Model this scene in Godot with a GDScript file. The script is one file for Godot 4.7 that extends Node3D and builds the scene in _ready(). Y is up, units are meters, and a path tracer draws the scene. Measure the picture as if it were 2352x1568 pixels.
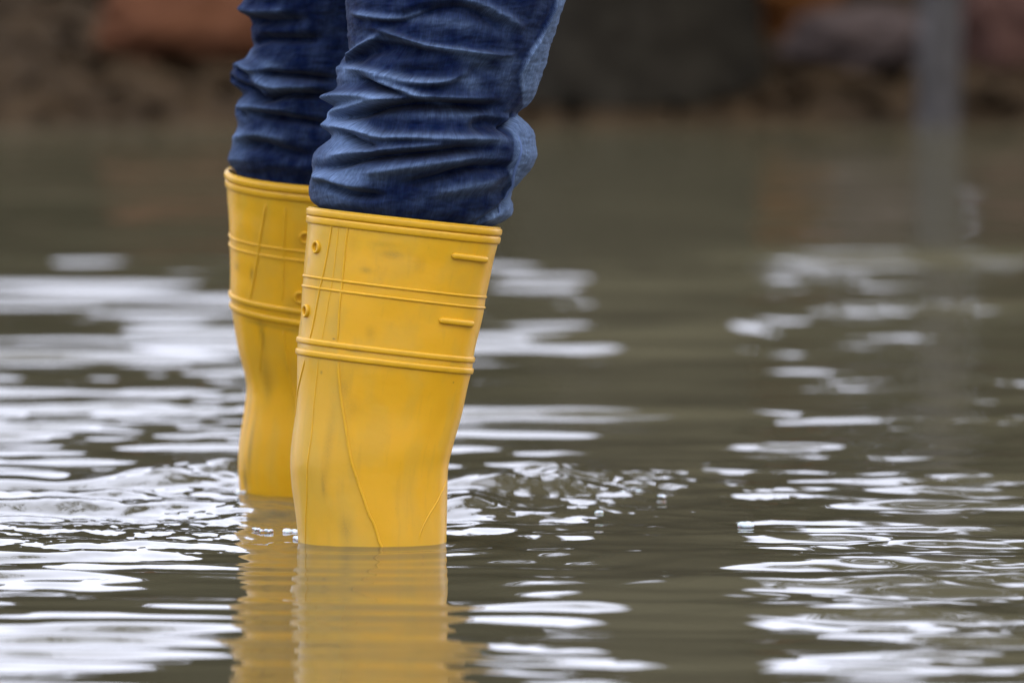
extends Node3D
# A person in blue jeans and yellow rubber boots standing in brown flood water, seen from the side through a long lens.
# y is up, the water surface lies at y = 0, the nearer boot stands at z = 0, the far bank starts near z = -4.65.

const BED := -0.13                  # depth of the flooded ground under the boots
const EYE := Vector3(0.0, 1.202, 11.437)
const PITCH := 5.158                # degrees below the horizon
const FOCAL := 31384.0              # focal length in units of a 2352 x 1568 frame

var fwd: Vector3
var upv: Vector3
var used := {}
var rng := RandomNumberGenerator.new()

# ---------------------------------------------------------------- helpers
func place(px: float, py: float, z: float) -> Vector3:
	var d := fwd + Vector3.RIGHT * ((px - 1176.0) / FOCAL) + upv * ((784.0 - py) / FOCAL)
	return EYE + d * ((z - EYE.z) / d.z)

func on_water(px: float, py: float) -> Vector3:
	var d := fwd + Vector3.RIGHT * ((px - 1176.0) / FOCAL) + upv * ((784.0 - py) / FOCAL)
	return EYE + d * (-EYE.y / d.y)

func numbered(called: String) -> String:
	if not used.has(called):
		used[called] = 0
		return called
	used[called] += 1
	return "%s_%03d" % [called, used[called]]

func tag(o: Node, label: String, category: String, group := "", kind := "") -> Node:
	if label: o.set_meta("label", label)
	if category: o.set_meta("category", category)
	if group: o.set_meta("group", group)
	if kind: o.set_meta("kind", kind)
	return o

func thing(called: String, at: Vector3, label: String, category: String, group := "") -> Node3D:
	var o := Node3D.new()
	o.name = numbered(called)
	add_child(o)
	o.position = at
	tag(o, label, category, group)
	return o

func obj(called: String, mesh: Mesh, mat: Material, parent: Node = self) -> MeshInstance3D:
	var o := MeshInstance3D.new()
	o.name = numbered(called) if parent == self else called
	o.mesh = mesh
	o.material_override = mat
	parent.add_child(o, true)
	return o

func lin(r: float, g: float, b: float) -> Color:
	return Color(r, g, b).linear_to_srgb()

func mat(called: String, c: Color, rough: float, spec := 0.5) -> StandardMaterial3D:
	var m := StandardMaterial3D.new()
	m.resource_name = called
	m.albedo_color = c
	m.roughness = rough
	m.metallic_specular = spec
	return m

func arr_mesh(v: PackedVector3Array, n: PackedVector3Array, idx: PackedInt32Array, uv = null, col = null) -> ArrayMesh:
	var a := []
	a.resize(Mesh.ARRAY_MAX)
	a[Mesh.ARRAY_VERTEX] = v
	a[Mesh.ARRAY_NORMAL] = n
	a[Mesh.ARRAY_INDEX] = idx
	if uv != null: a[Mesh.ARRAY_TEX_UV] = uv
	if col != null: a[Mesh.ARRAY_COLOR] = col
	var m := ArrayMesh.new()
	m.add_surface_from_arrays(Mesh.PRIMITIVE_TRIANGLES, a)
	return m

# rows x cols points; wrap: the last column repeats the first; normals are du x dv, or its opposite with flip
func grid_mesh(p: PackedVector3Array, rows: int, cols: int, wrap: bool, flip: bool, uv = null, col = null) -> ArrayMesh:
	var n := PackedVector3Array()
	n.resize(rows * cols)
	for r in rows:
		var r0: int = maxi(r - 1, 0) * cols
		var r1: int = mini(r + 1, rows - 1) * cols
		for c in cols:
			var c0 := c - 1
			var c1 := c + 1
			if wrap:
				if c0 < 0: c0 = cols - 2
				if c1 >= cols: c1 = 1
			else:
				c0 = maxi(c0, 0)
				c1 = mini(c1, cols - 1)
			var nn := (p[r * cols + c1] - p[r * cols + c0]).cross(p[r1 + c] - p[r0 + c])
			n[r * cols + c] = (-nn if flip else nn).normalized()
	var idx := PackedInt32Array()
	idx.resize((rows - 1) * (cols - 1) * 6)
	var k := 0
	for r in rows - 1:
		for c in cols - 1:
			var a := r * cols + c
			var b := a + 1
			var d := a + cols
			var e := d + 1
			if flip:
				idx[k] = a; idx[k + 1] = b; idx[k + 2] = e; idx[k + 3] = a; idx[k + 4] = e; idx[k + 5] = d
			else:
				idx[k] = a; idx[k + 1] = d; idx[k + 2] = e; idx[k + 3] = a; idx[k + 4] = e; idx[k + 5] = b
			k += 6
	return arr_mesh(p, n, idx, uv, col)

# a round or flattened bar along points, standing on a surface with normals; half = half width across, out = how far it stands proud
func bar_mesh(pts: Array, nrm: Array, half: float, out: float, closed := false) -> ArrayMesh:
	var k := 10
	var rows := pts.size()
	var p := PackedVector3Array()
	for i in rows:
		var t: Vector3
		if closed: t = (pts[(i + 1) % rows] - pts[(i - 1 + rows) % rows]).normalized()
		else: t = (pts[mini(i + 1, rows - 1)] - pts[maxi(i - 1, 0)]).normalized()
		var nn: Vector3 = nrm[i]
		var side := t.cross(nn).normalized()
		var f := 1.0
		if not closed and (i == 0 or i == rows - 1): f = 0.05
		elif not closed and (i == 1 or i == rows - 2): f = 0.75
		for j in k + 1:
			var a := TAU * j / k
			var ca := cos(a)
			var sa := sin(a)
			p.append(pts[i] + side * (half * f * signf(ca) * pow(absf(ca), 0.75)) + nn * (out * f * signf(sa) * pow(absf(sa), 0.75)))
	if closed:
		for j in k + 1: p.append(p[j])
	return grid_mesh(p, rows + (1 if closed else 0), k + 1, true, false)

func catmull(a: float, b: float, c: float, d: float, t: float) -> float:
	return 0.5 * (2.0 * b + (c - a) * t + (2.0 * a - 5.0 * b + 4.0 * c - d) * t * t + (3.0 * b - a - 3.0 * c + d) * t * t * t)

# piecewise curve through [key, value] pairs sorted by key
func curve(pts: Array, x: float, smooth := true) -> float:
	var n := pts.size()
	if x <= pts[0][0]: return pts[0][1]
	if x >= pts[n - 1][0]: return pts[n - 1][1]
	for i in n - 1:
		if x <= pts[i + 1][0]:
			var t: float = (x - pts[i][0]) / (pts[i + 1][0] - pts[i][0])
			if not smooth: return lerpf(pts[i][1], pts[i + 1][1], t)
			# monotone-ish Hermite with finite-difference tangents
			var d: float = pts[i + 1][0] - pts[i][0]
			var m0: float = (pts[i + 1][1] - pts[maxi(i - 1, 0)][1]) / maxf(pts[i + 1][0] - pts[maxi(i - 1, 0)][0], 1e-6) * d
			var j := mini(i + 2, n - 1)
			var m1: float = (pts[j][1] - pts[i][1]) / maxf(pts[j][0] - pts[i][0], 1e-6) * d
			var t2 := t * t
			var t3 := t2 * t
			return (2 * t3 - 3 * t2 + 1) * pts[i][1] + (t3 - 2 * t2 + t) * m0 + (3 * t2 - 2 * t3) * pts[i + 1][1] + (t3 - t2) * m1
	return pts[n - 1][1]

func noise(seed_: int, freq: float, oct := 3) -> FastNoiseLite:
	var f := FastNoiseLite.new()
	f.seed = seed_
	f.noise_type = FastNoiseLite.TYPE_SIMPLEX_SMOOTH
	f.frequency = freq
	f.fractal_octaves = oct
	return f

func noise_tex(seed_: int, freq: float, size: int, stops: Array, oct := 4) -> NoiseTexture2D:
	var t := NoiseTexture2D.new()
	t.width = size
	t.height = size
	t.seamless = true
	t.noise = noise(seed_, freq, oct)
	var g := Gradient.new()
	g.offsets = PackedFloat32Array(stops.map(func(s): return s[0]))
	g.colors = PackedColorArray(stops.map(func(s): return s[1]))
	t.color_ramp = g
	return t

func noise_normal(seed_: int, freq: float, size: int, strength: float, oct := 4) -> NoiseTexture2D:
	var t := NoiseTexture2D.new()
	t.width = size
	t.height = size
	t.seamless = true
	t.as_normal_map = true
	t.bump_strength = strength
	t.noise = noise(seed_, freq, oct)
	return t

# ---------------------------------------------------------------- camera, sky, sun
func _ready() -> void:
	var p := deg_to_rad(PITCH)
	fwd = Vector3(0, -sin(p), -cos(p))
	upv = Vector3(0, cos(p), -sin(p))
	var cam := Camera3D.new()
	cam.name = "camera"
	add_child(cam)
	cam.position = EYE
	cam.rotation_degrees = Vector3(-PITCH, 0, 0)
	cam.fov = 2.0 * rad_to_deg(atan(784.0 / FOCAL))
	cam.near = 0.5
	cam.far = 900.0
	var lens := CameraAttributesPhysical.new()
	lens.frustum_focal_length = 12.0 / tan(deg_to_rad(cam.fov) / 2.0)
	lens.frustum_near = 0.5
	lens.frustum_far = 900.0
	lens.frustum_focus_distance = 11.46
	lens.exposure_aperture = lens.frustum_focal_length / 1000.0 / 0.080
	cam.attributes = lens
	cam.current = true

	var env := Environment.new()
	env.background_mode = Environment.BG_SKY
	var sky := Sky.new()
	var sm := ProceduralSkyMaterial.new()
	sm.sky_top_color = Color(0.90, 0.92, 1.0)
	sm.sky_horizon_color = Color(0.88, 0.90, 0.985)
	sm.sky_curve = 0.2
	sm.ground_bottom_color = Color(0.2, 0.18, 0.15)
	sm.ground_horizon_color = Color(0.5, 0.5, 0.5)
	sm.sun_angle_max = 1.0
	sm.sky_energy_multiplier = 1.0
	sky.sky_material = sm
	env.sky = sky
	env.background_energy_multiplier = 2.0
	env.tonemap_mode = Environment.TONE_MAPPER_LINEAR
	env.tonemap_exposure = 1.7
	env.sdfgi_enabled = true
	env.ssao_enabled = true
	env.ssil_enabled = true
	var we := WorldEnvironment.new()
	we.name = "environment"
	we.environment = env
	add_child(we)

	var sun := DirectionalLight3D.new()
	sun.name = "sun"
	add_child(sun)
	sun.look_at_from_position(Vector3(7, 9, 5), Vector3.ZERO)
	sun.light_energy = 0.2
	sun.light_angular_distance = 24.0
	sun.light_color = Color(1.0, 0.97, 0.92)
	sun.shadow_enabled = true

	build_ground()
	build_water()
	build_bank()
	build_person()
	build_foam()
	build_vegetation()

# ---------------------------------------------------------------- ground and water
func ground_height(x: float, z: float, n: FastNoiseLite) -> float:
	var shore := -4.70 + 0.10 * n.get_noise_2d(x * 0.7, 3.1) + 0.02 * sin(x * 2.1)
	var d := shore - z                       # metres inland
	var h: float
	if d > 0: h = 0.075 * (1.0 - exp(-d / 0.5)) + 0.05 * d / (1.0 + 0.02 * d)
	else: h = maxf(BED, d * 0.05)
	h += (0.010 * n.get_noise_2d(x * 5.0, z * 5.0) + 0.03 * n.get_noise_2d(x, z)) * smoothstep(0.0, 1.0, d)
	return h

var gnoise: FastNoiseLite

func spaced(lo: float, hi: float, step: float, far_lo: float, far_hi: float, growth: float) -> PackedFloat32Array:
	var a := PackedFloat32Array()
	var s := step
	var x := lo
	var left := []
	while x > far_lo:
		s *= growth
		x -= s
		left.append(maxf(x, far_lo))
	left.reverse()
	for v in left: a.append(v)
	var n := int(round((hi - lo) / step))
	for i in n + 1: a.append(lo + (hi - lo) * i / n)
	s = step
	x = hi
	while x < far_hi:
		s *= growth
		x += s
		a.append(minf(x, far_hi))
	return a

func build_ground() -> void:
	gnoise = noise(11, 0.5, 4)
	var xs := spaced(-1.6, 1.6, 0.04, -400.0, 400.0, 1.14)
	var zs := spaced(-7.0, 0.6, 0.04, -500.0, 300.0, 1.14)
	var v := PackedVector3Array()
	for z in zs:
		for x in xs:
			v.append(Vector3(x, ground_height(x, z, gnoise), z))
	var m := mat("mud", Color.WHITE, 0.95, 0.12)
	m.albedo_texture = noise_tex(21, 0.012, 1024, [[0.0, lin(0.018, 0.012, 0.007)], [0.4, lin(0.036, 0.024, 0.013)], [0.6, lin(0.048, 0.031, 0.016)], [1.0, lin(0.070, 0.045, 0.022)]], 6)
	m.uv1_triplanar = true
	m.uv1_world_triplanar = true
	m.uv1_scale = Vector3(0.8, 0.8, 0.8)
	m.normal_enabled = true
	m.normal_texture = noise_normal(22, 0.03, 512, 6.0)
	var g := obj("ground", grid_mesh(v, zs.size(), xs.size(), false, true), m)
	tag(g, "", "", "", "structure")

# swells and ripples: travelling waves, rings from the legs, mounds of water pushed up beside the boots
func build_water() -> void:
	var t0 := Time.get_ticks_msec()
	rng.seed = 5
	var xs := spaced(-0.64, 0.64, 0.004, -70.0, 70.0, 1.07)
	var zs := PackedFloat32Array()
	var z := -5.6
	for v in spaced(-5.3, -1.6, 0.008, -5.6, -1.604, 1.0): zs.append(v)
	for v in spaced(-1.6, 1.45, 0.004, -1.6, 60.0, 1.07): zs.append(v)
	var nx := xs.size()
	var nz := zs.size()
	# waves: wavelength, direction, slope
	var kx := PackedFloat32Array()
	var kz := PackedFloat32Array()
	var am := PackedFloat32Array()
	var ph := PackedFloat32Array()
	var wl_n := 20                             # long smooth waves first, then short ripples
	var wn := 36
	for i in wn:
		var long := i < wl_n
		var wl: float = (0.060 * pow(0.27 / 0.060, float(i) / (wl_n - 1)) if long else 0.026 * pow(0.085 / 0.026, float(i - wl_n) / (wn - wl_n - 1))) * rng.randf_range(0.92, 1.08)
		var dir := deg_to_rad(90.0 + rng.randfn(0.0, 9.0 if long else 24.0))
		var k := TAU / wl
		kx.append(k * cos(dir))
		kz.append(k * sin(dir))
		am.append((0.0265 if long else 0.021) / k)
		ph.append(rng.randf() * TAU)
	var sx := PackedFloat32Array()
	var cx := PackedFloat32Array()
	sx.resize(nx * wn)
	cx.resize(nx * wn)
	for c in nx:
		for i in wn:
			sx[c * wn + i] = sin(kx[i] * xs[c])
			cx[c * wn + i] = cos(kx[i] * xs[c])
	var gust := noise(31, 1.1, 2)
	var ripple := noise(34, 1.4, 2)
	var fine := noise(32, 55.0, 2)
	var mid := noise(33, 16.0, 2)
	var rear := on_water(640, 1122)
	var front := on_water(850, 1236)
	# mounds: place in the picture plane, spread across, spread in depth, height
	var mounds := []
	for a in [[500, 1098, 0.050, 0.10, 0.014], [335, 1112, 0.045, 0.07, 0.011], [180, 1150, 0.10, 0.06, 0.007], [1075, 1160, 0.035, 0.09, 0.012], [1150, 1120, 0.06, 0.07, 0.010], [1290, 1110, 0.06, 0.08, 0.010], [1430, 1098, 0.05, 0.05, 0.006], [610, 1180, 0.05, 0.06, 0.006], [1130, 1215, 0.05, 0.05, 0.004]]:
		var w := on_water(a[0], a[1])
		mounds.append([w.x, w.z, a[2], a[3], a[4]])
	var v := PackedVector3Array()
	v.resize(nx * nz)
	var sb := PackedFloat32Array()
	var cb := PackedFloat32Array()
	sb.resize(wn)
	cb.resize(wn)
	for r in nz:
		var zz := zs[r]
		# waves are lively round the wading legs and die down towards the bank
		var calm := lerpf(0.29, 1.0, smoothstep(-3.05, -2.80, zz))
		for i in wn:
			sb[i] = sin(kz[i] * zz + ph[i]) * am[i]
			cb[i] = cos(kz[i] * zz + ph[i]) * am[i]
		var near_row := zz > -1.5 and zz < 1.3
		for c in nx:
			var x := xs[c]
			var h := 0.0
			var o := c * wn
			for i in wl_n:
				h += sx[o + i] * cb[i] + cx[o + i] * sb[i]
			var hs := 0.0
			for i in range(wl_n, wn):
				hs += sx[o + i] * cb[i] + cx[o + i] * sb[i]
			var far := absf(x) > 3.0 or zz > 4.0
			var g := 0.72 if far else clampf(0.85 + 1.1 * gust.get_noise_2d(x * 2.6, zz * 1.6), 0.2, 1.6)
			var rip := 0.3 if far else clampf(0.30 + 0.50 * smoothstep(0.02, 0.5, x) * smoothstep(-0.9, 0.1, zz) + 1.1 * ripple.get_noise_2d(x, zz * 0.6), 0.06, 1.0)
			# the legs break the swell: the water in front of them, as the viewer sees it, lies smoother
			var lee := 1.0 - 0.72 * smoothstep(-0.31, -0.20, x) * (1.0 - smoothstep(-0.06, 0.03, x)) * smoothstep(-0.15, 0.05, zz) * (1.0 - smoothstep(1.3, 2.2, zz))
			h = h * calm * g * lee + hs * rip * calm * (0.4 + 0.6 * lee)
			if not far:
				var dx := x - front.x
				var dz := zz - front.z
				var r1 := sqrt(dx * dx + dz * dz)
				var dx2 := x - rear.x
				var dz2 := zz - rear.z
				var r2 := sqrt(dx2 * dx2 + dz2 * dz2)
				if r1 < 0.12:
					h += 0.0022 * exp(-maxf(0.0, sqrt(dx * dx * 0.52 + dz * dz) - 0.0455) / 0.004)
				if r1 < 1.2:
					h *= lerpf(0.35, 1.0, smoothstep(0.08, 0.4, r1))
					h += 0.0009 * sin(r1 * 105.0) * exp(-r1 * 5.0)
				if r2 < 1.4:
					h += 0.0016 * sin(r2 * 80.0 + 1.0) * exp(-r2 * 3.6)
				if near_row:
					for q in mounds:
						var ux: float = (x - q[0]) / q[2]
						var uz: float = (zz - q[1]) / q[3]
						var e := ux * ux + uz * uz
						if e < 6.0: h += q[4] * exp(-e) * (1.0 + 0.25 * mid.get_noise_2d(x, zz))
					# broken, crinkled water in the wake to the left and behind
					var wake := exp(-pow((x + 0.30) / 0.17, 2.0) - pow((zz + 0.16) / 0.22, 2.0)) + 0.55 * exp(-pow((x - 0.06) / 0.16, 2.0) - pow((zz + 0.36) / 0.22, 2.0))
					if wake > 0.03: h += wake * (0.0007 * fine.get_noise_2d(x, zz * 0.55) + 0.0022 * mid.get_noise_2d(x, zz * 0.8))
			v[r * nx + c] = Vector3(x, h, zz)
	var m := mat("muddy_water", lin(0.080, 0.071, 0.040), 0.02, 0.41)
	var w := obj("water", grid_mesh(v, nz, nx, false, true), m)
	tag(w, "", "", "", "structure")
	print("water ", nx, " x ", nz, " ", Time.get_ticks_msec() - t0, " ms")

# ---------------------------------------------------------------- the person
# A boot: rings given by the picture-plane points of their left and right ends, placed at depth z0
class BootShape:
	var c: Array = []        # centres
	var a: Array = []        # half axis towards the back of the boot
	var b: Array = []        # half axis towards the viewer
	var k: Array = []        # ring keys, 0 at the rim, growing downwards
	var e := 2.25
	var dent: FastNoiseLite
	func axis(list: Array, s: float) -> Vector3:
		var n := list.size()
		if s <= k[0]: return list[0]
		for i in n - 1:
			if s <= k[i + 1]:
				var t: float = (s - k[i]) / (k[i + 1] - k[i])
				var d: float = k[i + 1] - k[i]
				var i0 := maxi(i - 1, 0)
				var j := mini(i + 2, n - 1)
				var m0: Vector3 = (list[i + 1] - list[i0]) / (k[i + 1] - k[i0]) * d
				var m1: Vector3 = (list[j] - list[i]) / (k[j] - k[i]) * d
				var t2 := t * t
				var t3 := t2 * t
				return (2 * t3 - 3 * t2 + 1) * list[i] + (t3 - 2 * t2 + t) * m0 + (3 * t2 - 2 * t3) * list[i + 1] + (t3 - t2) * m1
		return list[n - 1]
	func at(th: float, s: float) -> Vector3:
		var ct := cos(th)
		var st := sin(th)
		var q := 2.0 / e
		var bump := 1.0 + 0.02 * smoothstep(0.1, 0.6, s) * dent.get_noise_3d(ct * 1.2, st * 1.2, s * 0.9)
		return axis(c, s) + (axis(a, s) * (signf(ct) * pow(absf(ct), q)) + axis(b, s) * (signf(st) * pow(absf(st), q))) * bump
	func normal(th: float, s: float) -> Vector3:
		var du := at(th + 0.02, s) - at(th - 0.02, s)
		var dv := at(th, s + 0.01) - at(th, s - 0.01)
		var n := du.cross(dv).normalized()
		var o := at(th, s) - axis(c, s)
		return n if n.dot(o) > 0.0 else -n
	# the angle and ring of a point given by its place in the plane of the rings, seen from a little above
	func find(p: Vector3) -> Vector2:
		var lo: float = k[0]
		var hi: float = k[k.size() - 1]
		var th := PI / 2
		for i in 24:
			var s := (lo + hi) / 2
			var cc := axis(c, s)
			var aa := axis(a, s)
			var u: float = clampf((p.x - cc.x) / aa.x, -0.995, 0.995)
			var ct := signf(u) * pow(absf(u), e / 2.0)
			th = acos(ct)
			var q := at(th, s)
			if q.y - (q.z - cc.z) * 0.1 > p.y: lo = s
			else: hi = s
		return Vector2(th, (lo + hi) / 2)

func boot_shape(rings: Array, z0: float, lean: float, sag: float) -> BootShape:
	var s := BootShape.new()
	s.dent = noise(int(300 + z0 * 100), 0.9, 2)
	for r in rings:                # [key, Lx, Ly, Rx, Ry, depth ratio]
		var mid := place((r[1] + r[3]) / 2.0, (r[2] + r[4]) / 2.0, z0)
		var z := z0 + lean * mid.y
		var l := place(r[1], r[2], z)
		var rr := place(r[3], r[4], z)
		s.k.append(r[0])
		s.c.append((l + rr) / 2)
		s.a.append((rr - l) / 2)
		var d: float = (rr - l).length() / 2 * r[5]
		s.b.append(Vector3(0, d * (0.1 - sag), d))
	return s

func boot_texture(seed_: int, spots: Array, strip: Array) -> ImageTexture:
	var w := 1024
	var h := 768
	var im := Image.create(w, h, false, Image.FORMAT_RGB8)
	var n1 := noise(seed_, 2.2, 4)
	var n2 := noise(seed_ + 1, 7.0, 4)
	var n3 := noise(seed_ + 2, 40.0, 2)
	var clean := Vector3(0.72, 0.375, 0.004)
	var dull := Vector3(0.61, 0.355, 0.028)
	var grime := Vector3(0.11, 0.085, 0.045)
	for y in h:
		var vv := float(y) / h
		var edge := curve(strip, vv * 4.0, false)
		for x in w:
			var a := TAU * x / w
			var cx := cos(a)
			var cy := sin(a)
			var q := smoothstep(-0.25, 0.45, n1.get_noise_3d(cx, cy, vv * 2.2))
			var pale := smoothstep(-0.02, 0.02, a - edge) if a < PI * 1.5 else 0.0   # the front of the shaft is a duller, less saturated yellow, up to the raised seam
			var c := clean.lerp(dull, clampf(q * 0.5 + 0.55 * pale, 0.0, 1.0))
			var st := n2.get_noise_3d(cx * 1.3, cy * 1.3, vv * 0.9)      # rubbed vertical smears
			var f := 0.10 * smoothstep(0.22, 0.6, st) * (0.6 + 0.4 * n3.get_noise_3d(cx, cy, vv * 3.0))
			var sp := n3.get_noise_3d(cx * 1.5, cy * 1.5, vv * 4.0 + 9.0)
			f += 0.30 * smoothstep(0.66, 0.8, sp)
			c = c.lerp(grime, clampf(f, 0.0, 0.8))
			im.set_pixel(x, y, Color(c.x, c.y, c.z).linear_to_srgb())
	# scuffs seen on the photograph: angle, ring, size across, size along, strength
	for s in spots:
		var px: float = s[0] / TAU * w
		var py: float = s[1] / 4.0 * h
		var rx: float = s[2]
		var ry: float = s[3]
		for y in range(maxi(0, int(py - ry * 2)), mini(h, int(py + ry * 2))):
			for x in range(int(px - rx * 2), int(px + rx * 2)):
				var dx := (x - px) / rx
				var dy := (y - py) / ry
				var g: float = exp(-dx * dx - dy * dy) * s[4] * clampf(0.65 + 0.9 * n3.get_noise_2d(x * 0.02, y * 0.008), 0.0, 1.0)
				if g < 0.01: continue
				var xx := posmod(x, w)
				var o := im.get_pixel(xx, y)
				im.set_pixel(xx, y, o.lerp(lin(0.075, 0.06, 0.04), g))
	im.generate_mipmaps()
	return ImageTexture.create_from_image(im)

func boot(parent: Node3D, label: String, sh: BootShape, seed_: int, spots: Array, seams: Array, eyelets: Array, tabs: Array, toe_dir: Vector3, strip: Array) -> void:
	var b := Node3D.new()
	b.name = "boot"
	parent.add_child(b, true)
	b.set_meta("label", label)
	var m := mat("yellow_rubber", Color.WHITE, 0.36, 0.5)
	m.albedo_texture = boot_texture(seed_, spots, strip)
	m.normal_enabled = true
	m.normal_texture = noise_normal(seed_ + 7, 0.02, 512, 1.2)
	m.normal_scale = 0.35
	m.subsurf_scatter_enabled = true
	m.subsurf_scatter_strength = 0.12
	var trim := mat("yellow_rubber_trim", Color.WHITE, 0.38, 0.5)
	trim.albedo_texture = noise_tex(seed_ + 9, 0.02, 256, [[0.0, lin(0.56, 0.31, 0.012)], [0.45, lin(0.66, 0.355, 0.006)], [1.0, lin(0.70, 0.385, 0.006)]])
	trim.uv1_triplanar = true
	trim.uv1_scale = Vector3(9, 9, 9)
	# shaft
	var rows := 170
	var cols := 145
	var v := PackedVector3Array()
	var uv := PackedVector2Array()
	var last: float = sh.k[sh.k.size() - 1]
	for j in 6:                                # the inside of the shaft, then over the lip
		for i in cols:
			var th := TAU * i / (cols - 1)
			var s: float = [0.5, 0.25, 0.06, 0.0, -0.012, -0.008][j]
			var q := sh.at(th, maxf(s, 0.0))
			var n := sh.normal(th, maxf(s, 0.02))
			v.append(q - n * [0.0026, 0.0026, 0.0026, 0.0024, 0.0014, 0.0][j] + Vector3(0, [0, 0, 0, 0, 0.001, 0.0006][j], 0))
			uv.append(Vector2(float(i) / (cols - 1), maxf(s, 0.0) / 4.0))
	for j in rows:
		var s := last * j / (rows - 1)
		for i in cols:
			var th := TAU * i / (cols - 1)
			var q := sh.at(th, s)
			v.append(q)
			uv.append(Vector2(float(i) / (cols - 1), s / 4.0))
	obj("shaft", grid_mesh(v, rows + 6, cols, true, true, uv), m, b)
	# ridges that run round the shaft: ring, half width, how proud
	for r in [["rim_band", 0.062, 0.0031, 0.0019], ["rim_band", 0.185, 0.0034, 0.0017], ["ridge", 1.0, 0.0011, 0.0010], ["ridge", 1.14, 0.0011, 0.0010], ["ridge_band", 1.99, 0.0026, 0.0016], ["ridge_band", 2.16, 0.0028, 0.0017]]:
		var pts := []
		var nn := []
		for i in 120:
			var th := TAU * i / 120.0
			pts.append(sh.at(th, r[1]))
			nn.append(sh.normal(th, r[1]))
		obj(r[0], bar_mesh(pts, nn, r[2], r[3], true), trim, b)
	# raised seam lines
	for sm in seams:
		var fine := []
		var q: Array = sm[0].map(func(w): return sh.find(w))
		for i in q.size() - 1:
			for t in 8: fine.append(Vector2(catmull(q[maxi(i - 1, 0)].x, q[i].x, q[i + 1].x, q[mini(i + 2, q.size() - 1)].x, t / 8.0), lerpf(q[i].y, q[i + 1].y, t / 8.0)))
		fine.append(q[q.size() - 1])
		obj("seam_line", bar_mesh(fine.map(func(w): return sh.at(w.x, w.y)), fine.map(func(w): return sh.normal(w.x, w.y)), sm[1], sm[2]), trim, b)
	for ey in eyelets:                         # moulded ring with a recessed middle
		var q := sh.find(ey)
		var o := sh.at(q.x, q.y)
		var n := sh.normal(q.x, q.y)
		var up := (sh.at(q.x, q.y - 0.05) - sh.at(q.x, q.y + 0.05)).normalized()
		var side := up.cross(n).normalized()
		var pts := []
		var nn := []
		for i in 28:
			var th := TAU * i / 28.0
			pts.append(o + up * cos(th) * 0.0044 + side * sin(th) * 0.0040 + n * 0.0003)
			nn.append(n)
		obj("eyelet", bar_mesh(pts, nn, 0.0012, 0.0022, true), trim, b)
	for tb in tabs:
		var pts := []
		var nn := []
		var q0 := sh.find(tb[0])
		var q1 := sh.find(tb[1])
		for t in [0.0, 0.03, 0.07, 0.25, 0.5, 0.75, 0.93, 0.97, 1.0]:
			var q := q0.lerp(q1, t)
			pts.append(sh.at(q.x, q.y))
			nn.append(sh.normal(q.x, q.y))
		obj("raised_bar", bar_mesh(pts, nn, 0.0028, 0.0030), trim, b)
	# foot and sole, under the water
	var base := sh.axis(sh.c, last)
	var half := sh.axis(sh.a, last).length()
	var fp := PackedVector3Array()
	var frows := 16
	for j in frows:
		var t := float(j) / (frows - 1)
		var y := lerpf(base.y + 0.006, BED + 0.020, t)
		var reach := lerpf(half, 0.185, smoothstep(0.0, 0.75, t)) - 0.03 * smoothstep(0.75, 1.0, t) * 0.3
		for i in 65:
			var th := TAU * i / 64.0
			var ct := cos(th)
			var fx: float = half * 0.97 * ct if ct > 0 else reach * ct
			fp.append(Vector3(base.x, y, base.z) - toe_dir * fx + toe_dir.cross(Vector3.UP) * sin(th) * lerpf(half * 0.8, 0.048, t))
	obj("foot", grid_mesh(fp, frows, 65, true, true), trim, b)
	var sp := PackedVector3Array()
	for j in 4:
		var y: float = [BED + 0.021, BED + 0.021, BED - 0.002, BED - 0.002][j]
		var g: float = [0.0, 1.0, 1.0, 0.0][j]
		for i in 65:
			var th := TAU * i / 64.0
			var ct := cos(th)
			var fx: float = (half + 0.004) * ct if ct > 0 else 0.185 * ct
			sp.append(Vector3(base.x, y, base.z) + (-toe_dir * fx + toe_dir.cross(Vector3.UP) * sin(th) * 0.05) * g)
	obj("sole", grid_mesh(sp, 4, 65, true, true), mat("sole_rubber", lin(0.25, 0.16, 0.03), 0.7), b)

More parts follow.
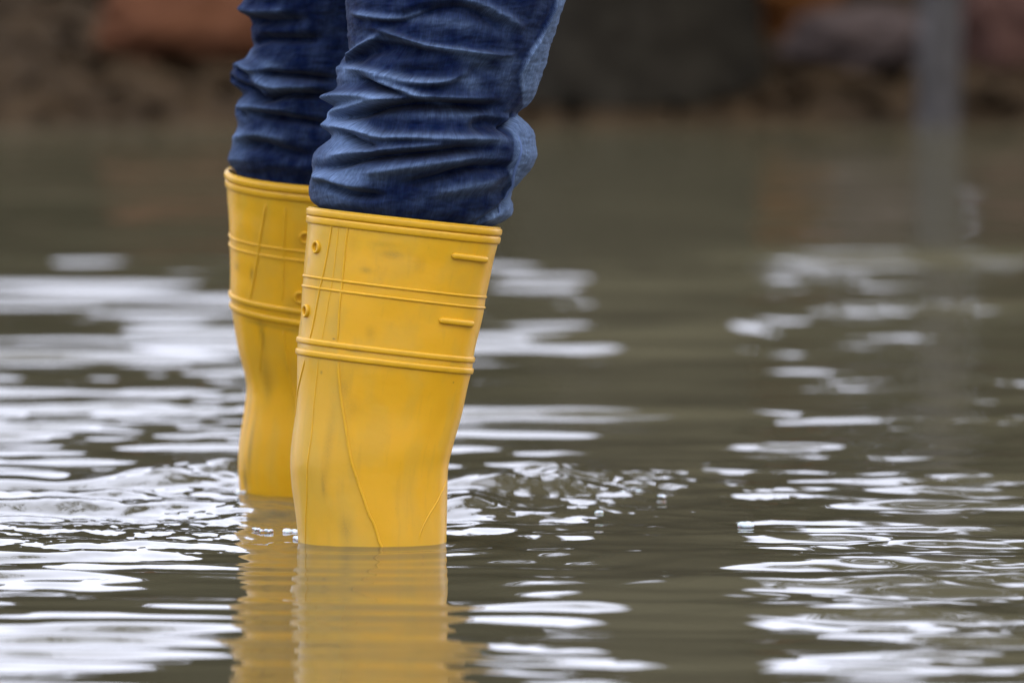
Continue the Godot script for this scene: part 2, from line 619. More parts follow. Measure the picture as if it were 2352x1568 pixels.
# A trouser leg. left / right: outlines in the picture plane as [y, x]; the fine outline is laid over a smoothed one near the edges only
func trouser(parent: Node, left: Array, right: Array, z0: float, lean: float, folds: Array, fades: Array, seam: Array, back_edge: Array, seed_: int, depth: float, tuck_y: float) -> void:
	var ys := PackedFloat32Array()
	var y := -980.0
	while y < 700.0:
		ys.append(y)
		y += 26.0 if y < -60.0 else 1.9
	var rows := ys.size()
	var half_cols := 170
	var first := 0                             # first finely spaced row
	while ys[first] < -60.0: first += 1
	var cxs := PackedFloat32Array()
	var hxs := PackedFloat32Array()
	var dl := PackedFloat32Array()
	var dr := PackedFloat32Array()
	for r in rows:
		var yy := ys[r]
		var ls := 0.0
		var rs := 0.0
		var tw := 0.0
		for k in range(-6, 7):                 # smoothed outline
			var wgt := exp(-k * k / 14.0)
			ls += curve(left, yy + k * 14.0) * wgt
			rs += curve(right, yy + k * 14.0) * wgt
			tw += wgt
		ls /= tw
		rs /= tw
		cxs.append((ls + rs) / 2)
		hxs.append((rs - ls) / 2)
		dl.append(curve(left, yy) - ls)
		dr.append(curve(right, yy) - rs)
	# folds are pressed into a map over (row, angle 0..PI)
	var n := rows * (half_cols + 1)
	var disp := PackedFloat32Array()
	disp.resize(n)
	var worn := PackedFloat32Array()           # dye rubbed off along the crests that the photograph shows as pale lines
	worn.resize(n)
	for f in folds:                            # [points, width, height (px), lop-sidedness]
		var tmp := {}
		var pts: Array = f[0]
		var w: float = f[1] * 0.82
		var skew: float = f[3] if f.size() > 3 else 0.0
		var total := 0.0
		for i in pts.size() - 1: total += pts[i].distance_to(pts[i + 1])
		var run := 0.0
		for i in pts.size() - 1:
			var seg: float = pts[i].distance_to(pts[i + 1])
			var steps := maxi(1, int(seg / (w * 0.30)))
			for t in steps:
				var tt := float(t) / steps
				var p := Vector2(catmull(pts[maxi(i - 1, 0)].x, pts[i].x, pts[i + 1].x, pts[mini(i + 2, pts.size() - 1)].x, tt), catmull(pts[maxi(i - 1, 0)].y, pts[i].y, pts[i + 1].y, pts[mini(i + 2, pts.size() - 1)].y, tt))
				var u := (run + seg * tt) / total
				var fall := minf(1.0, minf(u / 0.18 + 0.15, (1.0 - u) / 0.22))
				if fall <= 0.0: continue
				var row := first + int(round((p.y - ys[first]) / 1.9))
				if row < first or row >= rows: continue
				var uu := clampf((p.x - cxs[row]) / hxs[row], -1.0, 1.0)
				var th := acos(uu)
				var rad := hxs[row]
				var rr := int(ceil(w * 2.6 / 1.9))
				var cc := int(ceil(w * 2.6 / rad / PI * half_cols))
				var col := int(round(th / PI * half_cols))
				for a in range(maxi(first, row - rr), mini(rows, row + rr + 1)):
					var dy := (ys[a] - p.y)
					var wy := w * (1.0 + skew) if dy > 0 else w * (1.0 - skew)
					for b in range(maxi(0, col - cc), mini(half_cols, col + cc) + 1):
						var dx := (float(b) / half_cols * PI - th) * rad
						var g: float = f[2] * 2.8 * fall * exp(-dx * dx / (w * w) - dy * dy / (wy * wy))
						var key := a * (half_cols + 1) + b
						if absf(g) > absf(tmp.get(key, 0.0)): tmp[key] = g
			run += seg
		for key in tmp:
			disp[key] += tmp[key]
			if f[2] > 0.0: worn[key] = maxf(worn[key], pow(tmp[key] / (f[2] * 2.8), 3.0))
	var wr := noise(seed_, 0.012, 3)
	var fuzz := noise(seed_ + 1, 0.05, 3)
	var slub := noise(seed_ + 2, 0.16, 2)
	var patch := noise(seed_ + 3, 0.018, 3)
	var cols := half_cols * 2 + 1
	var v := PackedVector3Array()
	var colr := PackedColorArray()
	var uv := PackedVector2Array()
	var indigo := Vector3(0.0060, 0.0135, 0.053)
	var pale := Vector3(0.20, 0.29, 0.47)
	for r in rows:
		var yy := ys[r]
		var mid := place(cxs[r], yy, z0)
		var z := lerpf(z0 + lean * mid.y, -0.20 + signf(z0 + 0.2) * 0.075, smoothstep(0.42, 0.80, mid.y))
		mid = place(cxs[r], yy, z)
		var edge: float = curve(back_edge, yy) if back_edge.size() else 99999.0
		for c in cols:
			var th := TAU * c / (cols - 1)
			var hc := c if c <= half_cols else 2 * half_cols - c
			var ct := cos(th)
			var st := sin(th)
			var q := 2.0 / 2.15
			var x := cxs[r] + hxs[r] * signf(ct) * pow(absf(ct), q)
			var dz := hxs[r] / 2729.0 * depth * signf(st) * pow(absf(st), q)
			var wl := pow(maxf(0.0, -ct), 3.0)
			var wrr := pow(maxf(0.0, ct), 3.0)
			x += dl[r] * wl + dr[r] * wrr
			var tuck := 1.0 - 0.10 * smoothstep(tuck_y, tuck_y + 40.0, yy + 24.0 * -ct)
			x = cxs[r] + (x - cxs[r]) * tuck
			dz *= tuck
			var arc := th * 230.0
			var d := disp[r * (half_cols + 1) + hc]
			d += 5.0 * wr.get_noise_3d(cos(th) * 130.0, sin(th) * 130.0, yy * 1.9) + 1.5 * fuzz.get_noise_3d(cos(th) * 110.0, sin(th) * 110.0, yy * 1.5)
			var nrm := Vector3(ct, 0.0, st)
			var p := place(x, yy, z) + Vector3(0, 0, dz) + nrm * (d / 2729.0) + Vector3(0, dz * 0.1, 0)
			v.append(p)
			# colour: dark indigo, worn pale in patches, paler past the back edge, vertical slubs
			var f := 0.05
			if st > -0.3:
				for fd in fades:               # [centre, rx, ry, turn, strength]
					var o: Vector2 = Vector2(x, yy) - fd[0]
					if absf(o.x) > fd[1] * 2.2 + 60.0 or absf(o.y) > fd[1] * 2.2 + 60.0: continue
					var ro: Vector2 = o.rotated(-fd[3])
					var e: float = pow(ro.x / fd[1], 2.0) + pow(ro.y / fd[2], 2.0)
					if e < 5.0: f += fd[4] * 1.15 * exp(-e)
			else:
				f += 0.22 * maxf(0.0, patch.get_noise_2d(arc, yy * 0.7)) * 2.0
			f += 0.10 * patch.get_noise_2d(arc, yy) + 0.22 * worn[r * (half_cols + 1) + hc]
			if ct > 0.0: f += 0.55 * smoothstep(-3.0, 3.0, x - edge)
			f *= 1.0 + 0.30 * slub.get_noise_2d(arc * 1.4, yy * 0.10) + 0.25 * fuzz.get_noise_2d(arc * 3.0, yy * 0.9)
			var k := indigo.lerp(pale, clampf(f, 0.0, 1.0))
			k *= 1.0 + 0.22 * slub.get_noise_2d(arc * 1.1 + 900.0, yy * 0.10)
			colr.append(Color(k.x, k.y, k.z))
			uv.append(Vector2(arc / 2729.0, yy / 2729.0) * 1.0)
	var m := mat("denim", Color.WHITE, 0.95, 0.15)
	m.vertex_color_use_as_albedo = true
	m.normal_enabled = true
	m.normal_texture = denim_weave()
	m.normal_scale = 0.7
	m.uv1_scale = Vector3(8, 8, 1)
	m.albedo_texture = denim_threads()
	m.rim_enabled = true
	m.rim = 0.10
	m.rim_tint = 0.5
	var leg := obj("trouser_leg", grid_mesh(v, rows, cols, true, true, uv, colr), m, parent)
	if seam.size():
		var pts := []
		var nn := []
		for s in seam:
			var row := clampi(first + int(round((s.y - ys[first]) / 1.9)), 0, rows - 1)
			var th := acos(clampf((s.x - cxs[row]) / hxs[row], -1.0, 1.0))
			var c := int(round(th / TAU * (cols - 1)))
			pts.append(v[row * cols + c])
			nn.append(Vector3(cos(th), 0, sin(th)).normalized())
		var th_mat := mat("denim_seam", lin(0.10, 0.15, 0.29), 0.9, 0.2)
		obj("seam", bar_mesh(pts, nn, 0.0012, 0.0012), th_mat, leg)

var weave: ImageTexture
func denim_weave() -> ImageTexture:
	if weave == null:
		var im := Image.create(1024, 1024, false, Image.FORMAT_RGB8)
		var n := noise(71, 0.08, 2)
		for y in 1024:
			for x in 1024:
				var t := 0.5 + 0.5 * sin((x + y * 0.5) * TAU / 8.0) * (0.7 + 0.6 * n.get_noise_2d(x, y * 0.2))
				im.set_pixel(x, y, Color(t, t, t))
		im.bump_map_to_normal_map(1.5)
		im.generate_mipmaps()
		weave = ImageTexture.create_from_image(im)
	return weave

var threads: ImageTexture
func denim_threads() -> ImageTexture:
	if threads == null:
		var im := Image.create(1024, 1024, false, Image.FORMAT_RGB8)
		var n := noise(81, 0.16, 2)
		var n2 := noise(82, 0.030, 3)
		for y in 1024:
			for x in 1024:
				var t := 0.70 + 0.26 * n.get_noise_2d(x, y * 0.05) + 0.16 * n2.get_noise_2d(x, y)
				t = clampf(t, 0.22, 1.0)
				im.set_pixel(x, y, Color(t * 0.97, t * 0.985, t).linear_to_srgb())
		im.generate_mipmaps()
		threads = ImageTexture.create_from_image(im)
	return threads

func c7(list: Array) -> Array:
	return list.map(func(q): return Vector2((780.0 + q[0] / 3.7935) / 1.0884, q[1] / 3.7935 / 1.0884))
func c8(list: Array) -> Array:
	return list.map(func(q): return Vector2((760.0 + q[0] / 3.7935) / 1.0884, (240.0 + q[1] / 3.7935) / 1.0884))
func c6(list: Array) -> Array:
	return list.map(func(q): return Vector2((560.0 + q[0] / 3.336) / 1.0884, q[1] / 3.336 / 1.0884))
func outline(list: Array, ox: float, k: float) -> Array:
	return list.map(func(q): return [q[1] / k / 1.0884, (ox + q[0] / k) / 1.0884])
func flat(list: Array, ox: float, oy: float, k: float, z: float) -> Array:
	return list.map(func(q): return place((ox + q[0] / k) / 1.0884, (oy + q[1] / k) / 1.0884, z))

func build_person() -> void:
	var t0 := Time.get_ticks_msec()
	var zr := -0.42
	var person := thing("person", Vector3.ZERO, "person in blue jeans tucked into yellow rubber boots, standing in brown water", "person")
	# nearer boot, facing left
	var near_rings := [
		[0.0, 708, 476, 1150, 524, 0.74], [0.25, 706, 512, 1143, 562, 0.74], [1.0, 697, 632, 1114, 682, 0.74], [1.14, 695, 655, 1110, 706, 0.74],
		[1.99, 686, 779, 1087, 826, 0.74], [2.16, 684, 806, 1083, 852, 0.74], [2.7, 679, 936, 1059, 954, 0.72], [3.1, 667, 1052, 1040, 1030, 0.72],
		[3.35, 669, 1108, 1031, 1077, 0.72], [3.6, 676, 1164, 1028, 1150, 0.72], [3.85, 684, 1239, 1027, 1222, 0.72], [4.0, 688, 1310, 1027, 1300, 0.72]]
	var ns := boot_shape(near_rings, 0.0, -0.06, 0.035)
	var k4 := 3.735
	var seams := [
		[flat([[345, 195], [305, 450], [262, 690], [215, 890], [175, 1090], [134, 1320]], 740, 500, k4, 0), 0.0009, 0.0009],
		[flat([[408, 195], [380, 450], [350, 690], [318, 890], [285, 1090], [249, 1320]], 740, 500, k4, 0), 0.0008, 0.0004],
		[flat([[491, 205], [465, 450], [440, 720], [423, 900], [405, 1100], [390, 1340]], 740, 500, k4, 0), 0.0010, 0.0009],
		[flat([[660, 0], [625, 150], [598, 280], [580, 420]], 540, 900, 2.94, 0), 0.0009, 0.0008],
		[flat([[757, 0], [725, 350], [695, 650], [670, 1000], [655, 1400]], 540, 900, 2.94, 0), 0.0008, 0.0005],
		[flat([[900, 0], [925, 300], [975, 640], [1050, 920], [1125, 1130], [1200, 1330], [1240, 1440]], 540, 900, 2.94, 0), 0.0012, 0.0011],
		[flat([[1690, 880], [1640, 1000], [1570, 1130], [1490, 1330]], 540, 900, 2.94, 0), 0.0008, 0.0006]]
	var eyes := flat([[195, 458], [97, 1048]], 740, 500, k4, 0)
	var tabs := [flat([[1730, 718], [1990, 748]], 540, 400, 2.94, 0), flat([[1640, 1190], [1890, 1216]], 540, 400, 2.94, 0)]
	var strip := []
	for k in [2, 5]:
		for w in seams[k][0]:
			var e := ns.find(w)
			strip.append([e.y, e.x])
	var spots := []
	for s in [[1290, 710, 400, 14, 10, 0.35], [1110, 825, 400, 10, 8, 0.3], [690, 750, 400, 8, 14, 0.3], [1500, 790, 400, 9, 20, 0.16], [1230, 640, 400, 18, 8, 0.15], [1140, 1280, 400, 8, 18, 0.2], [870, 1325, 400, 3, 2, 0.9], [1030, 1415, 400, 14, 4, 0.35], [628, 1210, 400, 3, 12, 0.6],
			[795, 920, 900, 5, 22, 0.35], [960, 1235, 900, 12, 16, 0.25], [780, 98, 900, 3, 3, 0.5], [1750, 172, 900, 2, 2, 0.8], [950, 220, 900, 12, 24, 0.2], [1010, 350, 900, 14, 20, 0.15], [830, 640, 900, 10, 60, 0.18], [1010, 640, 400, 12, 30, 0.12]]:
		var q := ns.find(place((540.0 + s[0] / 2.94) / 1.0884, (s[2] + s[1] / 2.94) / 1.0884, 0.0))
		spots.append([q.x, q.y, s[3], s[4], s[5]])
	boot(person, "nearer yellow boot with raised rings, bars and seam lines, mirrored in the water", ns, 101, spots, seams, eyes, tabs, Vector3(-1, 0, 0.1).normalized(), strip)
	# farther boot, leaning towards the viewer and turned a little
	var far_rings := [
		[0.0, 519, 392, 935, 424, 0.74], [0.25, 521, 428, 930, 462, 0.74], [1.0, 526, 538, 912, 578, 0.74], [1.14, 526, 559, 909, 600, 0.74],
		[1.99, 529, 674, 890, 722, 0.74], [2.16, 532, 700, 887, 750, 0.74], [2.55, 546, 796, 872, 820, 0.74], [2.8, 563, 866, 862, 878, 0.74], [3.05, 563, 915, 855, 925, 0.74],
		[3.4, 549, 1010, 848, 1015, 0.74], [3.65, 546, 1070, 846, 1072, 0.74], [3.85, 550, 1128, 845, 1128, 0.74], [4.0, 552, 1195, 845, 1195, 0.74]]
	var fs := boot_shape(far_rings, zr, 0.10, 0.17)
	var k5 := 4.9
	var rear_seams := [
		[flat([[528, 510], [480, 820], [438, 1080], [400, 1320], [340, 1720]], 560, 400, k5, zr), 0.0011, 0.0011],
		[flat([[772, 550], [752, 880], [738, 1160], [730, 1400], [722, 1720]], 560, 400, k5, zr), 0.0010, 0.0008],
		[flat([[498, 1240], [520, 1420], [552, 1590]], 540, 400, 2.94, zr), 0.0011, 0.0011],
		[flat([[528, 10], [555, 150], [590, 300], [640, 470]], 540, 900, 2.94, zr), 0.0011, 0.0011],
		[flat([[345, 1250], [330, 1420], [322, 1560]], 540, 400, 2.94, zr), 0.0008, 0.0006]]
	var rear_eyes := flat([[660, 560], [622, 1000]], 540, 400, 2.94, zr)
	var rspots := []
	for s in [[275, 830, 400, 5, 20, 0.6], [345, 1270, 400, 8, 24, 0.5], [160, 770, 400, 12, 14, 0.3], [430, 265, 400, 26, 5, 0.45], [330, 1190, 400, 40, 5, 0.4], [560, 1240, 400, 30, 5, 0.35], [215, 880, 900, 12, 26, 0.75], [255, 640, 900, 10, 50, 0.5], [380, 150, 900, 16, 40, 0.35], [240, 350, 900, 10, 50, 0.3]]:
		var q := fs.find(place((540.0 + s[0] / 2.94) / 1.0884, (s[2] + s[1] / 2.94) / 1.0884, zr))
		rspots.append([q.x, q.y, s[3], s[4], s[5]])
	boot(person, "farther yellow boot half hidden behind the nearer one, with darker smears", fs, 141, rspots, rear_seams, rear_eyes, [], Vector3(-1, 0, 0.35).normalized(), [[0.0, 9.0], [4.0, 9.0]])
	print("boots ", Time.get_ticks_msec() - t0)

	# jeans
	var jeans := Node3D.new()
	jeans.name = "jeans"
	person.add_child(jeans)
	var left := outline([[1010, -2900], [930, -2000], [870, -800], [850, 0], [850, 120], [862, 250], [860, 335], [815, 410], [788, 500], [798, 560], [785, 590], [757, 640], [768, 680], [782, 700], [745, 755], [718, 825], [742, 868], [752, 890], [712, 935], [650, 985], [628, 1060], [630, 1115], [612, 1180], [606, 1260], [622, 1330], [650, 1400], [680, 1500], [690, 1990]], 540, 2.6133)
	var right := outline([[2700, -2900], [2720, -2000], [2480, -800], [2285, 0], [2200, 260], [2150, 430], [2090, 600], [2040, 680], [1995, 715], [1968, 745], [2000, 775], [2050, 815], [2085, 870], [2095, 960], [2090, 1050], [2050, 1120], [1985, 1190], [1942, 1240], [1930, 1290], [1940, 1335], [1932, 1400], [1880, 1450], [1800, 1500], [1770, 1560], [1740, 1990]], 540, 2.6133)
	var folds := [
		[c7([[400, 140], [650, 180], [850, 200], [1000, 160], [1200, 90]]), 9.0, 5.0],
		[c7([[600, 270], [760, 320], [900, 370], [1100, 440], [1300, 475], [1600, 520], [1900, 548]]), 9.0, 8.0, 0.4],
		[c7([[320, 560], [380, 510], [450, 470], [600, 390], [700, 350]]), 10.0, 8.0],
		[c7([[250, 640], [420, 650], [600, 680], [800, 740], [1000, 790], [1250, 785], [1450, 700]]), 11.0, 9.0, 0.3],
		[c7([[560, 730], [700, 790], [900, 880], [1050, 930], [1300, 950], [1750, 965]]), 11.0, 9.0, -0.3],
		[c7([[140, 940], [300, 905], [520, 905], [760, 930], [950, 950]]), 15.0, 13.0],
		[c7([[760, 260], [1000, 175], [1250, 115], [1450, 115], [1620, 180], [1750, 280], [1820, 350]]), 17.0, -10.0],
		[c7([[300, 615], [450, 560], [700, 480], [950, 500], [1200, 560]]), 22.0, -9.0],
		[c7([[480, 770], [600, 810], [750, 870], [980, 925]]), 8.0, -10.0],
		[c7([[850, 690], [1050, 700], [1250, 690]]), 18.0, -6.0],
		[c7([[1500, 700], [1620, 690], [1750, 720]]), 16.0, -6.0],
		[c7([[1400, 20], [1600, 80], [1800, 180], [2000, 300]]), 14.0, 6.0],
		[c8([[270, 245], [420, 215], [560, 180], [800, 125], [1100, 105], [1500, 112], [1900, 125]]), 15.0, -20.0],
		[c8([[230, 150], [450, 115], [700, 70], [1000, 30]]), 13.0, 9.0],
		[c8([[160, 280], [330, 275], [480, 310], [640, 355], [800, 395], [1050, 395], [1500, 410], [1900, 410]]), 13.0, 11.0],
		[c8([[340, 345], [430, 400], [540, 460], [740, 515]]), 8.0, -11.0],
		[c8([[1580, 320], [1750, 285], [1950, 320]]), 20.0, -12.0],
		[c8([[130, 695], [260, 690], [380, 665], [600, 612], [900, 582], [1200, 556], [1500, 525], [1780, 525]]), 11.0, -15.0],
		[c8([[250, 590], [400, 560], [700, 530], [1100, 490], [1500, 455]]), 14.0, 8.0],
		[c8([[600, 740], [900, 700], [1300, 640], [1650, 590]]), 17.0, 8.0],
		[c8([[950, 850], [1150, 810], [1300, 770], [1500, 712], [1700, 692], [1980, 700]]), 14.0, -12.0],
		[c8([[200, 835], [300, 875], [420, 925], [600, 950], [800, 965]]), 12.0, -11.0],
		[c8([[100, 740], [250, 790], [450, 850], [700, 880]]), 15.0, 8.0],
		[c8([[1200, 940], [1500, 880], [1850, 830]]), 20.0, 6.0],
		[c8([[1650, 1200], [1780, 1120], [1900, 1010], [1990, 880]]), 12.0, -8.0],
		[c8([[1990, 370], [1985, 600], [1950, 850], [1860, 1070]]), 7.0, 4.0, 0.0],
		[c7([[2310, 0], [2150, 350], [2020, 560], [1965, 720], [1975, 870]]), 7.0, 5.0, 0.0],
		[c8([[2030, 200], [1950, 300], [1900, 360]]), 8.0, -9.0],
	]
	var fades := []
	for f in [[7, 430, 950, 70, 11, 0.0, 0.95], [7, 330, 720, 30, 22, 0.0, 0.45], [7, 560, 700, 80, 9, 0.18, 0.5], [7, 900, 880, 85, 8, 0.36, 0.55], [7, 1200, 470, 170, 6, 0.17, 0.30], [7, 450, 450, 45, 9, -0.5, 0.3], [7, 620, 165, 75, 7, 0.13, 0.26], [7, 1300, 240, 80, 12, 0.13, 0.22], [7, 1550, 600, 50, 14, 0.5, 0.26], [7, 1500, 800, 26, 20, 0.9, 0.30], [7, 1080, 780, 90, 6, 0.0, 0.35], [7, 1700, 130, 70, 16, 0.5, 0.18], [7, 1850, 700, 16, 50, 0.1, 0.18],
			[8, 420, 130, 75, 12, -0.25, 0.85], [8, 300, 260, 45, 14, 0.1, 0.6], [8, 560, 320, 60, 14, 0.45, 0.5], [8, 350, 400, 45, 26, 0.2, 0.5], [8, 1000, 395, 170, 8, 0.02, 0.26], [8, 330, 560, 60, 26, -0.15, 0.5], [8, 350, 760, 85, 18, 0.1, 0.48], [8, 250, 950, 55, 30, 0.2, 0.42], [8, 700, 720, 90, 16, -0.1, 0.20], [8, 1300, 660, 130, 12, -0.15, 0.18], [8, 1700, 440, 60, 9, 0.0, 0.30], [8, 1400, 200, 130, 9, 0.0, 0.18], [8, 1500, 920, 110, 18, -0.2, 0.16], [8, 1700, 1200, 60, 16, -0.5, 0.22]]:
		var p: Vector2 = c7([[f[1], f[2]]])[0] if f[0] == 7 else c8([[f[1], f[2]]])[0]
		fades.append([p, f[3] * 1.0, f[4] * 1.0, f[5], f[6]])
	var seam := []
	for q in c8([[1985, 365], [1998, 400], [2000, 450], [1994, 530], [1984, 600], [1970, 680], [1956, 750], [1953, 800], [1948, 850], [1928, 910], [1905, 960], [1885, 1020], [1860, 1070], [1835, 1105], [1808, 1135]]): seam.append(q)
	var be := []
	for q in c7([[2330, -60], [2310, 0], [2240, 180], [2150, 350], [2080, 450], [2020, 560], [1985, 660], [1968, 740], [1972, 830], [2000, 930], [2005, 1000]]) + c8([[2000, 200], [1985, 330], [1998, 420], [1985, 600], [1956, 750], [1945, 860], [1905, 960], [1860, 1070], [1810, 1135], [1700, 1250]]): be.append([q.y, q.x])
	trouser(jeans, left, right, 0.0, -0.07, folds, fades, seam, be, 201, 0.80, 478.0)
	var rl := outline([[420, -3700], [330, -2600], [220, -900], [170, -200], [155, 0], [148, 60], [165, 110], [212, 150], [235, 200], [225, 270], [222, 325], [243, 372], [215, 415], [160, 520], [75, 575], [45, 625], [62, 690], [135, 755], [148, 790], [108, 850], [85, 920], [95, 990], [108, 1060], [88, 1190], [45, 1280], [22, 1350], [30, 1420], [60, 1500], [90, 1700], [120, 2500]], 560, 3.336)
	var rr := outline([[2250, -3700], [2200, -2600], [1950, -900], [1800, -200], [1750, 0], [1620, 400], [1520, 700], [1500, 900], [1540, 1100], [1500, 1350], [1400, 1550], [1330, 1750], [1300, 2500]], 560, 3.336)
	var rfolds := [
		[c6([[230, 365], [330, 335], [520, 345], [850, 355]]), 13.0, -11.0], [c6([[150, 60], [300, 110], [600, 100]]), 14.0, 6.0], [c6([[200, 160], [380, 190], [700, 190]]), 14.0, -8.0],
		[c6([[100, 520], [200, 545], [300, 590], [420, 610]]), 10.0, 8.0], [c6([[320, 605], [480, 640], [700, 655], [950, 690]]), 10.0, -14.0], [c6([[280, 660], [420, 735], [600, 735], [800, 740]]), 13.0, 8.0],
		[c6([[150, 700], [240, 770], [330, 845], [420, 835], [560, 805], [900, 815]]), 10.0, -14.0], [c6([[240, 950], [450, 990], [650, 1020], [900, 1060]]), 12.0, -12.0], [c6([[120, 880], [300, 900], [600, 930]]), 14.0, 6.0],
		[c6([[70, 600], [110, 650], [160, 720]]), 7.0, -12.0], [c6([[170, 580], [200, 620], [240, 660]]), 6.0, -9.0], [c6([[90, 900], [130, 930], [190, 970]]), 8.0, -8.0], [c6([[140, 1230], [300, 1210], [500, 1270], [760, 1330]]), 16.0, -9.0], [c6([[60, 1150], [300, 1130], [600, 1190]]), 16.0, 6.0]]
	var rfades := []
	for f in [[380, 560, 25, 12, 0.3, 0.45], [430, 720, 45, 16, 0.2, 0.35], [250, 620, 30, 9, 0.7, 0.4], [200, 450, 18, 20, 0.0, 0.3], [180, 900, 40, 26, 0.3, 0.28], [130, 1150, 18, 30, 0.0, 0.5], [350, 1130, 50, 18, 0.0, 0.16], [90, 1330, 22, 20, 0.0, 0.3]]:
		rfades.append([c6([[f[0], f[1]]])[0], f[2] * 1.0, f[3] * 1.0, f[4], f[5]])
	trouser(jeans, rl, rr, zr, 0.12, rfolds, rfades, [], [], 231, 0.80, 385.0)
	print("jeans ", Time.get_ticks_msec() - t0)
	build_upper_body(person, jeans)
	print("person ", Time.get_ticks_msec() - t0)

# ---- bodies from tapered capsules joined smoothly, meshed as surface nets
func capsule(p: Vector3, a: Vector3, b: Vector3, ra: float, rb: float) -> float:
	var ab := b - a
	var t := clampf((p - a).dot(ab) / ab.length_squared(), 0.0, 1.0)
	return p.distance_to(a + ab * t) - lerpf(ra, rb, t)

func nets(bones: Array, cell: float, soft: float) -> ArrayMesh:
	var lo := Vector3.ONE * 1e9
	var hi := -lo
	for b in bones:
		for i in 2:
			var r: float = b[2 + i] + cell * 2.5
			lo = lo.min(b[i] - Vector3.ONE * r)
			hi = hi.max(b[i] + Vector3.ONE * r)
	var n := Vector3i(((hi - lo) / cell).ceil()) + Vector3i.ONE
	var f := PackedFloat32Array()
	f.resize(n.x * n.y * n.z)
	for z in n.z:
		for y in n.y:
			for x in n.x:
				var p := lo + Vector3(x, y, z) * cell
				var d := 1e3
				for b in bones:
					var e := capsule(p, b[0], b[1], b[2], b[3])
					var h := clampf(0.5 + 0.5 * (e - d) / soft, 0.0, 1.0)
					d = lerpf(e, d, h) - soft * h * (1.0 - h)
				f[(z * n.y + y) * n.x + x] = d
	var v := PackedVector3Array()
	var nn := PackedVector3Array()
	var id := {}
	var step := [1, n.x, n.x * n.y]
	for z in n.z - 1:
		for y in n.y - 1:
			for x in n.x - 1:
				var o := (z * n.y + y) * n.x + x
				var sum := Vector3.ZERO
				var cnt := 0
				for e in 12:
					var ax := e / 4
					var u: int = (ax + 1) % 3
					var w: int = (ax + 2) % 3
					var c := Vector3.ZERO
					c[u] = e & 1
					c[w] = (e >> 1) & 1
					var i0: int = o + step[u] * (e & 1) + step[w] * ((e >> 1) & 1)
					var a := f[i0]
					var b := f[i0 + step[ax]]
					if (a < 0) != (b < 0):
						c[ax] = a / (a - b)
						sum += c
						cnt += 1
				if cnt:
					id[o] = v.size()
					v.append(lo + (Vector3(x, y, z) + sum / cnt) * cell)
					nn.append(Vector3(f[o + 1] - f[o], f[o + step[1]] - f[o], f[o + step[2]] - f[o]).normalized())
	var idx := PackedInt32Array()
	for o in id:
		for ax in 3:
			var u: int = step[(ax + 1) % 3]
			var w: int = step[(ax + 2) % 3]
			var a := f[o]
			var b := f[o + step[ax]]
			if (a < 0) != (b < 0) and id.has(o - u) and id.has(o - w) and id.has(o - u - w):
				var q := [id[o], id[o - u], id[o - u - w], id[o - w]]
				if a < 0: q.reverse()
				idx.append_array([q[0], q[1], q[2], q[0], q[2], q[3]])
	return arr_mesh(v, nn, idx)

